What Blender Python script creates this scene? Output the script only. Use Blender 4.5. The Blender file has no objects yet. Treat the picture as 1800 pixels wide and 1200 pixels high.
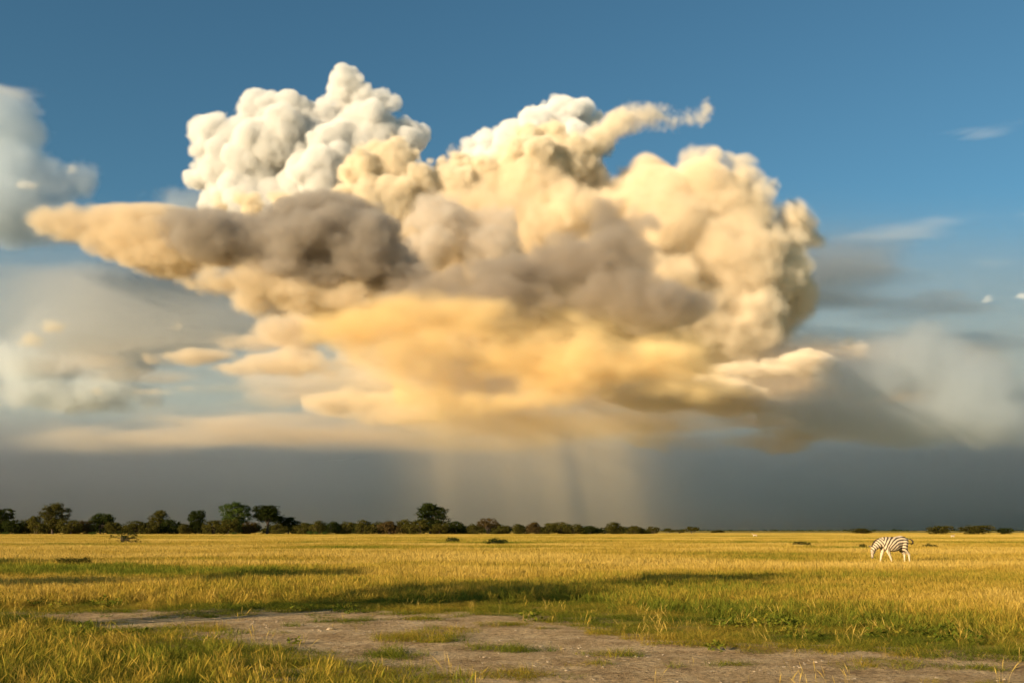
import bpy, bmesh, math, random, time, zlib
import numpy as np
from mathutils import Vector, Matrix, Euler
T0 = time.time()
sc = bpy.context.scene
col = sc.collection

# ------------------------------------------------------------------ camera
F = 1750.0            # focal length in photograph pixels (1800 wide)
HORIZON = 932.0
EYE = 1.65
PITCH = math.atan((HORIZON - 600) / F)
cam = bpy.data.objects.new('camera', bpy.data.cameras.new('camera'))
col.objects.link(cam)
sc.camera = cam
cam.data.sensor_width = 36
cam.data.lens = 36 * F / 1800
cam.data.clip_start = 0.1
cam.data.clip_end = 400000
cam.location = (0, 0, EYE)
cam.rotation_euler = (math.radians(90) + PITCH, 0, 0)

# ------------------------------------------------------------------ light
SUN_AZ, SUN_EL = math.radians(48), math.radians(13)
TO_SUN = Vector((-math.sin(SUN_AZ) * math.cos(SUN_EL), -math.cos(SUN_AZ) * math.cos(SUN_EL), math.sin(SUN_EL)))
world = bpy.data.worlds.new('World')
sc.world = world
world.use_nodes = True
wn = world.node_tree
sky = wn.nodes.new('ShaderNodeTexSky')
sky.sky_type = 'NISHITA'
sky.sun_disc = False
sky.sun_elevation = SUN_EL
sky.sun_rotation = math.atan2(TO_SUN.x, TO_SUN.y)
sky.ozone_density = 2.5
sky.dust_density = 0.3
tint = wn.nodes.new('ShaderNodeMix')
tint.data_type = 'RGBA'
tint.blend_type = 'MULTIPLY'
tint.inputs[0].default_value = 1
tint.inputs[7].default_value = (0.64, 0.96, 0.94, 1)
wn.links.new(sky.outputs[0], tint.inputs[6])
wn.links.new(tint.outputs[2], wn.nodes['Background'].inputs[0])
wn.nodes['Background'].inputs[1].default_value = 0.066
sun = bpy.data.lights.new('sun', 'SUN')
sun.energy = 5
sun.angle = math.radians(0.5)
sun.color = (1.0, 0.80, 0.54)
sun_o = bpy.data.objects.new('sun', sun)
col.objects.link(sun_o)
sun_o.rotation_euler = TO_SUN.to_track_quat('Z', 'Y').to_euler()
sc.view_settings.view_transform = 'Standard'
sc.view_settings.look = 'None'
sc.view_settings.exposure = 0.78
sc.view_settings.gamma = 1
sc.render.engine = 'CYCLES'
sc.cycles.max_bounces = 8
sc.cycles.diffuse_bounces = 2
sc.cycles.glossy_bounces = 1
sc.cycles.transmission_bounces = 3
sc.cycles.transparent_max_bounces = 8
sc.cycles.volume_bounces = 5
sc.cycles.volume_step_rate = 2.2
sc.cycles.use_adaptive_sampling = True
sc.cycles.adaptive_threshold = 0.03
sc.cycles.use_denoising = True
sc.cycles.caustics_reflective = False
sc.cycles.caustics_refractive = False

# ------------------------------------------------------------------ helpers
rng = np.random.default_rng(5)
random.seed(11)

def at(px, py, Y):
    """The point of the vertical plane at distance Y that shows at photograph pixel (px, py)."""
    a, b = px - 900, 600 - py
    c, s = math.cos(PITCH), math.sin(PITCH)
    d = (a, F * c - b * s, F * s + b * c)
    t = Y / d[1]
    return (d[0] * t, Y, EYE + d[2] * t)

def on_ground(px, py):
    a, b = px - 900, 600 - py
    c, s = math.cos(PITCH), math.sin(PITCH)
    d = (a, F * c - b * s, F * s + b * c)
    t = -EYE / d[2]
    return (d[0] * t, d[1] * t)

def tag(o, label=None, cat=None, group=None, kind=None):
    if label: o['label'] = label
    if cat: o['category'] = cat
    if group: o['group'] = group
    if kind: o['kind'] = kind
    return o

def smooth(a, b, x):
    t = np.clip((x - a) / (b - a), 0, 1)
    return t * t * (3 - 2 * t)

# ------------------------------------------------------------------ ground
def hash2(i, j, seed):
    h = (i.astype(np.int64) * 374761393 + j.astype(np.int64) * 668265263 + seed * 974711) & 0x7fffffff
    h = ((h ^ (h >> 13)) * 1274126177) & 0x7fffffff
    h = h ^ (h >> 16)
    return (h & 0xffff) / 65535.0

def vnoise(x, y, scale, seed=0, octaves=3):
    out, a, tot = 0, 1.0, 0
    for o in range(octaves):
        u, v = x / scale * 2 ** o + 17.3 * o, y / scale * 2 ** o - 9.1 * o
        i, j = np.floor(u), np.floor(v)
        f, g = u - i, v - j
        f, g = f * f * (3 - 2 * f), g * g * (3 - 2 * g)
        s = seed + 31 * o
        out = out + a * ((hash2(i, j, s) * (1 - f) + hash2(i + 1, j, s) * f) * (1 - g) + (hash2(i, j + 1, s) * (1 - f) + hash2(i + 1, j + 1, s) * f) * g)
        tot += a
        a *= 0.5
    return out / tot

BARE_PX = [(60, 1079), (180, 1074), (400, 1073), (700, 1076), (850, 1083), (960, 1098), (1060, 1120), (1200, 1142), (1400, 1152), (1600, 1160), (1900, 1168),
           (2300, 1180), (2300, 1330), (1000, 1290), (860, 1205), (700, 1180), (600, 1162), (540, 1142), (500, 1124), (300, 1118), (190, 1100)]
BARE = np.array([on_ground(*p) for p in BARE_PX])

def bare_dist(x, y):
    """Signed distance to the edge of the bare earth, positive on the earth."""
    x, y = np.asarray(x, float), np.asarray(y, float)
    best = np.full(x.shape, 1e9)
    ins = np.zeros(x.shape, bool)
    n = len(BARE)
    for k in range(n):
        a, b = BARE[k], BARE[(k + 1) % n]
        ab = b - a
        t = np.clip(((x - a[0]) * ab[0] + (y - a[1]) * ab[1]) / (ab @ ab), 0, 1)
        best = np.minimum(best, np.hypot(x - a[0] - t * ab[0], y - a[1] - t * ab[1]))
        c = (a[1] > y) != (b[1] > y)
        with np.errstate(divide='ignore', invalid='ignore'):
            c &= x < (b[0] - a[0]) * (y - a[1]) / (b[1] - a[1]) + a[0]
        ins ^= c
    return np.where(ins, best, -best)

def bareness(x, y, more=0.0):
    d = bare_dist(x, y) + more + (vnoise(x, y, 2.2, 3) - 0.5) * 2.4 + (vnoise(x, y, 0.6, 8, 2) - 0.5) * 0.8
    return smooth(-0.5, 0.7, d)

def relief(x, y):
    near = np.exp(-np.hypot(x, y) / 60)
    h = (vnoise(x, y, 7, 21) - 0.5) * 0.10 + (vnoise(x, y, 1.1, 22) - 0.5) * 0.035
    b = bareness(x, y)
    h = h + b * ((vnoise(x, y * 1.7, 0.35, 23) - 0.5) * 0.05 - 0.03)
    rut = vnoise(x * 0.35 + y * 0.12, y * 1.3, 1.0, 24, 2) - 0.5
    h = h + b * rut * 0.06
    return h * near

def P(nt, kind, **kw):
    n = nt.nodes.new(kind)
    for k, v in kw.items():
        setattr(n, k, v)
    return n

def make_ground():
    n = 620
    t = np.linspace(-1, 1, n)
    gx = 90000 * np.sinh(9.3 * t) / np.sinh(9.3)
    s = np.linspace(-1, 1, 760)
    gy = 90000 * np.sinh(9.5 * s) / np.sinh(9.5) + 13
    X, Y = np.meshgrid(gx, gy, indexing='xy')
    Z = relief(X, Y)
    V = np.stack([X, Y, Z], -1).reshape(-1, 3)
    ny, nx = X.shape
    idx = np.arange(nx * ny).reshape(ny, nx)
    faces = np.stack([idx[:-1, :-1], idx[:-1, 1:], idx[1:, 1:], idx[1:, :-1]], -1).reshape(-1, 4)
    me = bpy.data.meshes.new('ground')
    me.vertices.add(len(V))
    me.vertices.foreach_set('co', V.astype(np.float32).ravel())
    me.loops.add(faces.size)
    me.loops.foreach_set('vertex_index', faces.astype(np.int32).ravel())
    me.polygons.add(len(faces))
    me.polygons.foreach_set('loop_start', np.arange(len(faces), dtype=np.int32) * 4)
    me.update(calc_edges=True)
    me.polygons.foreach_set('use_smooth', np.ones(len(faces), bool))
    av = me.attributes.new('bare', 'FLOAT', 'POINT')
    av.data.foreach_set('value', bareness(X, Y, 1.3).astype(np.float32).ravel())
    o = bpy.data.objects.new('ground', me)
    col.objects.link(o)
    tag(o, 'flat grassland ground with a bare trampled earth patch', kind='structure')
    m = bpy.data.materials.new('ground')
    m.use_nodes = True
    nt = m.node_tree
    bs = nt.nodes['Principled BSDF']
    bs.inputs['Roughness'].default_value = 0.95
    bs.inputs['Specular IOR Level'].default_value = 0.1
    L = nt.links.new
    co = P(nt, 'ShaderNodeNewGeometry')
    def nz(scale, detail=5, rough=0.6):
        t = P(nt, 'ShaderNodeTexNoise')
        t.inputs['Scale'].default_value = scale
        t.inputs['Detail'].default_value = detail
        t.inputs['Roughness'].default_value = rough
        L(co.outputs['Position'], t.inputs['Vector'])
        return t
    def ramp(src, stops):
        r = P(nt, 'ShaderNodeValToRGB')
        el = r.color_ramp.elements
        while len(el) < len(stops):
            el.new(0.5)
        for e, (p, c) in zip(el, stops):
            e.position, e.color = p, (*c, 1)
        L(src, r.inputs[0])
        return r.outputs[0]
    earth = ramp(nz(1.3, 8, 0.7).outputs[0], [(0.30, (0.23, 0.135, 0.055)), (0.48, (0.46, 0.30, 0.14)), (0.68, (0.64, 0.45, 0.24))])
    speck = ramp(nz(16, 5, 0.75).outputs[0], [(0.36, (0.42, 0.38, 0.34)), (0.5, (1, 1, 1)), (0.66, (1.3, 1.27, 1.22))])
    mul = P(nt, 'ShaderNodeMix', data_type='RGBA', blend_type='MULTIPLY')
    mul.inputs[0].default_value = 1
    L(earth, mul.inputs[6]); L(speck, mul.inputs[7])
    sward = ramp(nz(0.045, 7, 0.62).outputs[0], [(0.30, (0.13, 0.13, 0.022)), (0.45, (0.29, 0.21, 0.038)), (0.62, (0.42, 0.285, 0.050))])
    mix = P(nt, 'ShaderNodeMix', data_type='RGBA')
    at_ = P(nt, 'ShaderNodeAttribute', attribute_name='bare')
    edge = P(nt, 'ShaderNodeMapRange', interpolation_type='SMOOTHSTEP')
    jag = P(nt, 'ShaderNodeMath', operation='MULTIPLY_ADD')
    jag.inputs[1].default_value = 1.1
    L(nz(3.0, 8, 0.75).outputs[0], jag.inputs[0]); L(at_.outputs['Fac'], jag.inputs[2])
    edge.inputs['From Min'].default_value, edge.inputs['From Max'].default_value = 0.88, 1.08
    L(jag.outputs[0], edge.inputs['Value'])
    L(edge.outputs[0], mix.inputs[0]); L(sward, mix.inputs[6]); L(mul.outputs[2], mix.inputs[7])
    L(mix.outputs[2], bs.inputs['Base Color'])
    bump = P(nt, 'ShaderNodeBump')
    bump.inputs['Strength'].default_value = 0.9
    bump.inputs['Distance'].default_value = 0.06
    L(nz(9, 6, 0.7).outputs[0], bump.inputs['Height'])
    L(bump.outputs[0], bs.inputs['Normal'])
    me.materials.append(m)
make_ground()

# ------------------------------------------------------------------ grass
def blade_material(name, stops, translucency=0.35):
    """Leaf material; the tone of each tuft picks the colour."""
    m = bpy.data.materials.new(name)
    m.use_nodes = True
    nt = m.node_tree
    L = nt.links.new
    nt.nodes.remove(nt.nodes['Principled BSDF'])
    a = P(nt, 'ShaderNodeAttribute', attribute_name='tone', attribute_type='INSTANCER')
    t = P(nt, 'ShaderNodeAttribute', attribute_name='tip')
    inf = P(nt, 'ShaderNodeMath', operation='MULTIPLY_ADD')
    inf.inputs[1].default_value = 0.30
    L(t.outputs['Fac'], inf.inputs[0]); L(a.outputs['Fac'], inf.inputs[2])
    r = P(nt, 'ShaderNodeValToRGB')
    el = r.color_ramp.elements
    while len(el) < len(stops):
        el.new(0.5)
    for e, (p, c) in zip(el, stops):
        e.position, e.color = p, (*c, 1)
    L(inf.outputs[0], r.inputs[0])
    d, tr, mx = P(nt, 'ShaderNodeBsdfDiffuse'), P(nt, 'ShaderNodeBsdfTranslucent'), P(nt, 'ShaderNodeMixShader')
    mx.inputs[0].default_value = translucency
    L(r.outputs[0], d.inputs[0]); L(r.outputs[0], tr.inputs[0]); L(d.outputs[0], mx.inputs[1]); L(tr.outputs[0], mx.inputs[2])
    L(mx.outputs[0], nt.nodes['Material Output'].inputs['Surface'])
    return m

def tuft_mesh(name, n, spread, width, hrange, lean, seed, mat, head=0.0, segs=3):
    """n bent tapering blades round a centre; the tallest is 1 m before scaling."""
    r = random.Random(seed)
    V, Fc, tip = [], [], []
    for b in range(n):
        a = r.uniform(0, 6.283)
        q = spread * math.sqrt(r.random())
        x0, y0 = q * math.cos(a), q * math.sin(a)
        h = r.uniform(*hrange)
        fa = r.uniform(0, 6.283)
        dx, dy = math.cos(fa), math.sin(fa)
        la = r.gauss(0.3, 1.3)
        ln = abs(r.gauss(0, lean)) * h + 0.03
        w = width * r.uniform(0.6, 1.3)
        tone = r.random()
        i0 = len(V)
        for k in range(segs + 1):
            t = k / segs
            bx = x0 + math.cos(la) * ln * t ** 1.8
            by = y0 + math.sin(la) * ln * t ** 1.8
            ww = w * (1 - t) ** 0.7 * 0.5
            if head and b % 2 == 0 and k >= segs - 1:
                ww = max(ww, w * head * (0.9 if k == segs - 1 else 0.12))
            z = h * t - 0.25 * ln * t * t
            V.append((bx - dx * ww, by - dy * ww, z)); V.append((bx + dx * ww, by + dy * ww, z))
            tip += [t * 0.6 + tone * 0.8 - 0.35] * 2
        for k in range(segs):
            j = i0 + 2 * k
            Fc.append((j, j + 1, j + 3, j + 2))
    me = bpy.data.meshes.new(name)
    me.from_pydata(V, [], Fc)
    at_ = me.attributes.new('tip', 'FLOAT', 'POINT')
    at_.data.foreach_set('value', tip)
    me.materials.append(mat)
    return me

def weed_mesh(name, n, seed, mat):
    """A low spreading plant: short broad leaves."""
    r = random.Random(seed)
    V, Fc, tip = [], [], []
    for b in range(n):
        a = r.uniform(0, 6.283)
        q = 0.35 * math.sqrt(r.random())
        x0, y0, z0 = q * math.cos(a), q * math.sin(a), r.uniform(0, 0.45) * (1 - q)
        u = Vector((r.gauss(0, 1), r.gauss(0, 1), r.gauss(0.5, 0.6))).normalized() * r.uniform(0.12, 0.3)
        v = u.cross(Vector((r.gauss(0, 1), r.gauss(0, 1), r.gauss(0, 1)))).normalized() * r.uniform(0.025, 0.06)
        i = len(V)
        c = Vector((x0, y0, z0))
        for p in (c, c + u * 0.5 + v, c + u, c + u * 0.5 - v):
            V.append((p.x, p.y, max(0.0, p.z)))
        tip += [r.uniform(-0.3, 0.5)] * 4
        Fc.append((i, i + 1, i + 2, i + 3))
    me = bpy.data.meshes.new(name)
    me.from_pydata(V, [], Fc)
    at_ = me.attributes.new('tip', 'FLOAT', 'POINT')
    at_.data.foreach_set('value', tip)
    me.materials.append(mat)
    return me

def scatter(name, label, protos, x, y, scale, tone, which):
    """One stuff object: tufts on points through geometry nodes."""
    src = bpy.data.collections.new(name + '_tufts')
    for k, me in enumerate(protos):
        src.objects.link(bpy.data.objects.new('%s_tuft_%02d' % (name, k), me))
    n = len(x)
    me = bpy.data.meshes.new(name)
    me.vertices.add(n)
    co = np.stack([x, y, relief(x, y) - 0.01], -1).astype(np.float32)
    me.vertices.foreach_set('co', co.ravel())
    for an, ty, va, fld in (('tone', 'FLOAT', tone, 'value'), ('spin', 'FLOAT', rng.uniform(-0.9, 0.9, n) + (rng.random(n) < 0.5) * 3.14159, 'value'), ('which', 'INT', which, 'value'), ('size', 'FLOAT_VECTOR', scale, 'vector')):
        a = me.attributes.new(an, ty, 'POINT')
        a.data.foreach_set(fld, np.ascontiguousarray(va, dtype=np.int32 if ty == 'INT' else np.float32).ravel())
    o = bpy.data.objects.new(name, me)
    col.objects.link(o)
    tag(o, label, kind='stuff')
    ng = bpy.data.node_groups.new(name, 'GeometryNodeTree')
    ng.interface.new_socket('Geometry', in_out='INPUT', socket_type='NodeSocketGeometry')
    ng.interface.new_socket('Geometry', in_out='OUTPUT', socket_type='NodeSocketGeometry')
    N, L = ng.nodes.new, ng.links.new
    gi, go, iop, ci = N('NodeGroupInput'), N('NodeGroupOutput'), N('GeometryNodeInstanceOnPoints'), N('GeometryNodeCollectionInfo')
    ci.inputs['Collection'].default_value = src
    ci.inputs['Separate Children'].default_value = True
    ci.inputs['Reset Children'].default_value = True
    iop.inputs['Pick Instance'].default_value = True
    def na(nm, ty):
        a = N('GeometryNodeInputNamedAttribute')
        a.data_type = ty
        a.inputs[0].default_value = nm
        return a.outputs[0]
    cx = N('ShaderNodeCombineXYZ')
    L(na('spin', 'FLOAT'), cx.inputs[2])
    e2r = N('FunctionNodeEulerToRotation')
    L(cx.outputs[0], e2r.inputs[0])
    m2p = N('GeometryNodeMeshToPoints')
    L(gi.outputs[0], m2p.inputs[0])
    L(m2p.outputs[0], iop.inputs['Points'])
    L(ci.outputs[0], iop.inputs['Instance'])
    L(na('which', 'INT'), iop.inputs['Instance Index'])
    L(e2r.outputs[0], iop.inputs['Rotation'])
    L(na('size', 'FLOAT_VECTOR'), iop.inputs['Scale'])
    L(iop.outputs[0], go.inputs[0])
    o.modifiers.new('scatter', 'NODES').node_group = ng
    return o

GREEN, OLIVE, STRAW, DRY = (0.065, 0.105, 0.012), (0.205, 0.200, 0.022), (0.45, 0.290, 0.040), (0.62, 0.42, 0.10)
M_GRASS = blade_material('grass_blades', [(0.0, GREEN), (0.35, OLIVE), (0.62, STRAW), (1.0, DRY)])

def wedge_points(y0, y1, per_m2, margin=1.12, extra=3):
    area = 0.515 * margin * 2 * 0.5 * (y1 * y1 - y0 * y0) * 1.0 + 2 * extra * (y1 - y0)
    n = int(area * per_m2)
    y = np.sqrt(rng.uniform(y0 * y0, y1 * y1, n))
    x = rng.uniform(-1, 1, n) * (0.515 * margin * y + extra)
    return x, y

def dryness(x, y):
    """0 green, 1 straw: patches with a size of their own, the green grass lies near the bare earth."""
    n = vnoise(x * 0.6, y * 1.5, 9, 41, 4) * 0.66 + vnoise(x * 0.5, y, 34, 42, 3) * 0.51
    return 0.56 + (n - 0.57) * 2.7

def make_grass():
    tall = [tuft_mesh('tall', 46, 0.22, 0.0055, (0.35, 1.0), 0.15, s, M_GRASS, 1.5, 4) for s in range(5)]
    stalks = [tuft_mesh('stalks', 9, 0.16, 0.0045, (0.5, 1.0), 0.22, 20 + s, M_GRASS, 2.2, 4) for s in range(4)]
    short = [tuft_mesh('short', 60, 0.24, 0.0095, (0.3, 1.0), 0.5, 40 + s, M_GRASS, 0, 3) for s in range(4)]
    weeds = [weed_mesh('weed', 46, 60 + s, M_GRASS) for s in range(3)]
    mid = [tuft_mesh('mid', 56, 0.5, 0.012, (0.45, 1.0), 0.14, 80 + s, M_GRASS, 1.5, 2) for s in range(4)]
    far = [tuft_mesh('far', 70, 1.6, 0.06, (0.4, 1.0), 0.12, 100 + s, M_GRASS, 0, 1) for s in range(4)]

    # near tall straw grass
    x, y = wedge_points(5, 42, 34)
    d = -bare_dist(x, y)
    nearside = y < 17 + 0.0 * x
    edge = np.where((x > -1) & (y > 9), 4.2, 2.8) + (vnoise(x, y, 3.5, 51) - 0.5) * 3.5
    left_front = (x < 0.9) & (y < 18.5) & (d > 0)
    p = np.where(left_front, 0.30 * smooth(0.1, 1.6, d), smooth(edge - 1.2, edge + 1.4, d))
    k = rng.random(len(x)) < p * (0.45 + 0.75 * vnoise(x, y, 1.3, 52))
    x, y, lf = x[k], y[k], left_front[k]
    dr = dryness(x, y)
    h = np.where(lf, 0.26, 0.36) * (0.4 + 1.05 * vnoise(x, y, 4, 53)) * rng.uniform(0.75, 1.3, len(x)) * np.where(lf, 1, 0.62 + 0.38 * smooth(17, 30, y))
    tone = np.clip(np.where(lf, 0.05 + 0.62 * vnoise(x, y, 1.1, 65), 0.05 + dr * 0.78) + rng.normal(0, 0.10, len(x)), 0, 1)
    s = np.stack([np.full(len(x), 0.9), np.full(len(x), 0.9), h], -1)
    scatter('tall_grass', 'tall straw coloured seeding grass around the bare earth', tall, x, y, s, tone, rng.integers(0, 5, len(x)))

    # short green sward near the bare earth, ragged into it
    x, y = wedge_points(5, 36, 34)
    d = -bare_dist(x, y) + (vnoise(x, y, 2.0, 54) - 0.5) * 2.6 + (vnoise(x, y, 0.55, 57, 2) - 0.5) * 1.4
    p = smooth(-0.6, 0.6, d) * (1 - 0.65 * smooth(5, 12, d))
    isle = smooth(0.58, 0.68, vnoise(x, y * 1.6, 1.5, 58, 3))
    p = np.maximum(p, isle * 0.75)
    k = rng.random(len(x)) < p
    x, y = x[k], y[k]
    lf = (x < 0.9) & (y < 18.5)
    h = 0.095 * (0.45 + 1.2 * vnoise(x, y, 0.9, 55)) * rng.uniform(0.6, 1.4, len(x)) * np.where(lf, 1.35, 1)
    tone = np.clip(0.12 + 0.62 * (vnoise(x, y, 1.6, 56) - 0.3) + rng.normal(0, 0.08, len(x)), 0, 0.62)
    sx = rng.uniform(0.55, 1.0, len(x))
    scatter('short_grass', 'short green grass fringing the bare earth', short, x, y, np.stack([sx, sx, h], -1), tone, rng.integers(0, 4, len(x)))

    # leafy weeds
    x, y = wedge_points(6, 26, 3.2)
    d = -bare_dist(x, y)
    p = smooth(-1.0, 0.6, d) * smooth(0.5, 0.68, vnoise(x, y, 2.4, 59)) * (1 - smooth(3, 8, d))
    k = rng.random(len(x)) < p
    x, y = x[k], y[k]
    s = rng.uniform(0.22, 0.6, len(x))
    scatter('weeds', 'low leafy green weeds among the short grass', weeds, x, y, np.stack([s, s, s * 0.8], -1), rng.uniform(0.1, 0.4, len(x)), rng.integers(0, 3, len(x)))

    # thin dry stalks on the earth at the front and through the sward
    x, y = wedge_points(5, 22, 7)
    d = -bare_dist(x, y)
    p = np.where((y < 12.4) & (x > -2.2), 0.30 * smooth(0.35, 0.6, vnoise(x, y, 1.2, 62)), 0.04) + np.where(d > 0, 0.35, 0)
    k = rng.random(len(x)) < p
    x, y = x[k], y[k]
    h = rng.uniform(0.14, 0.38, len(x))
    scatter('dry_stalks', 'thin dry grass stalks standing on the bare earth', stalks, x, y, np.stack([h * 1.6, h * 1.6, h], -1), rng.uniform(0.45, 0.85, len(x)), rng.integers(0, 4, len(x)))

    # middle distance
    x, y = wedge_points(40, 130, 4.6, 1.1, 4)
    dr = dryness(x, y)
    h = 0.37 * (0.55 + 0.8 * vnoise(x, y, 7, 63)) * rng.uniform(0.75, 1.25, len(x))
    tone = np.clip(0.10 + dr * 0.78 + rng.normal(0, 0.09, len(x)), 0, 1)
    k = rng.random(len(x)) < smooth(130, 60, y) * 0.5 + 0.5
    scatter('meadow_grass', 'golden grassland around the zebra', mid, x[k], y[k], np.stack([np.full(len(x), 1.0), np.full(len(x), 1.0), h], -1)[k], tone[k], rng.integers(0, 4, len(x))[k])

    # far
    x, y = wedge_points(122, 620, 0.36, 1.08, 6)
    k = rng.random(len(x)) < np.clip(260 / y, 0.3, 1)
    x, y = x[k], y[k]
    dr = dryness(x, y)
    h = 0.38 * (0.6 + 0.7 * vnoise(x, y, 16, 64)) * rng.uniform(0.8, 1.2, len(x))
    tone = np.clip(0.20 + dr * 0.74 + rng.normal(0, 0.08, len(x)), 0, 1)
    s = np.clip(y / 260, 1, 2.2)
    scatter('distant_grass', 'golden grassland running back to the belt of trees', far, x, y, np.stack([s, s, h], -1), tone, rng.integers(0, 4, len(x)))
make_grass()

# ------------------------------------------------------------------ trees
def leaf_material(name, dark, light):
    m = bpy.data.materials.new(name)
    m.use_nodes = True
    nt = m.node_tree
    L = nt.links.new
    nt.nodes.remove(nt.nodes['Principled BSDF'])
    t = P(nt, 'ShaderNodeAttribute', attribute_name='tip')
    mx0 = P(nt, 'ShaderNodeMix', data_type='RGBA')
    mx0.inputs[6].default_value = (*dark, 1)
    mx0.inputs[7].default_value = (*light, 1)
    L(t.outputs['Fac'], mx0.inputs[0])
    d, tr, mx = P(nt, 'ShaderNodeBsdfDiffuse'), P(nt, 'ShaderNodeBsdfTranslucent'), P(nt, 'ShaderNodeMixShader')
    mx.inputs[0].default_value = 0.25
    L(mx0.outputs[2], d.inputs[0]); L(mx0.outputs[2], tr.inputs[0]); L(d.outputs[0], mx.inputs[1]); L(tr.outputs[0], mx.inputs[2])
    L(mx.outputs[0], nt.nodes['Material Output'].inputs['Surface'])
    return m

def plain_material(name, colour, rough=0.9, noise=None):
    m = bpy.data.materials.new(name)
    m.use_nodes = True
    nt = m.node_tree
    b = nt.nodes['Principled BSDF']
    b.inputs['Base Color'].default_value = (*colour, 1)
    b.inputs['Roughness'].default_value = rough
    b.inputs['Specular IOR Level'].default_value = 0.15
    if noise:
        t = P(nt, 'ShaderNodeTexNoise')
        t.inputs['Scale'].default_value = noise
        t.inputs['Detail'].default_value = 6
        g = P(nt, 'ShaderNodeNewGeometry')
        r = P(nt, 'ShaderNodeValToRGB')
        r.color_ramp.elements[0].position, r.color_ramp.elements[1].position = 0.3, 0.7
        r.color_ramp.elements[0].color = (*[c * 0.6 for c in colour], 1)
        r.color_ramp.elements[1].color = (*[c * 1.35 for c in colour], 1)
        nt.links.new(g.outputs['Position'], t.inputs['Vector'])
        nt.links.new(t.outputs[0], r.inputs[0])
        nt.links.new(r.outputs[0], b.inputs['Base Color'])
    return m

M_BARK = plain_material('bark', (0.10, 0.075, 0.055), 0.95, 3)
M_LEAF = {'dark': leaf_material('leaf_dark', (0.022, 0.033, 0.008), (0.058, 0.066, 0.014)),
          'olive': leaf_material('leaf_olive', (0.050, 0.050, 0.011), (0.135, 0.112, 0.022)),
          'green': leaf_material('leaf_green', (0.045, 0.070, 0.014), (0.10, 0.13, 0.025)),
          'brown': leaf_material('leaf_brown', (0.07, 0.048, 0.018), (0.14, 0.09, 0.03))}

def tube(V, Fc, p, q, r0, r1, n=6):
    d = (q - p).normalized()
    u = d.orthogonal().normalized()
    w = d.cross(u)
    i = len(V)
    for c, r in ((p, r0), (q, r1)):
        for k in range(n):
            a = 6.28319 * k / n
            V.append(tuple(c + u * math.cos(a) * r + w * math.sin(a) * r))
    for k in range(n):
        Fc.append((i + k, i + (k + 1) % n, i + n + (k + 1) % n, i + n + k))

def mesh_of(name, V, Fc, mat, smooth_=False):
    me = bpy.data.meshes.new(name)
    me.from_pydata([tuple(v) for v in V], [], Fc)
    me.materials.append(mat)
    if smooth_:
        me.polygons.foreach_set('use_smooth', [True] * len(me.polygons))
    return me

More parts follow.
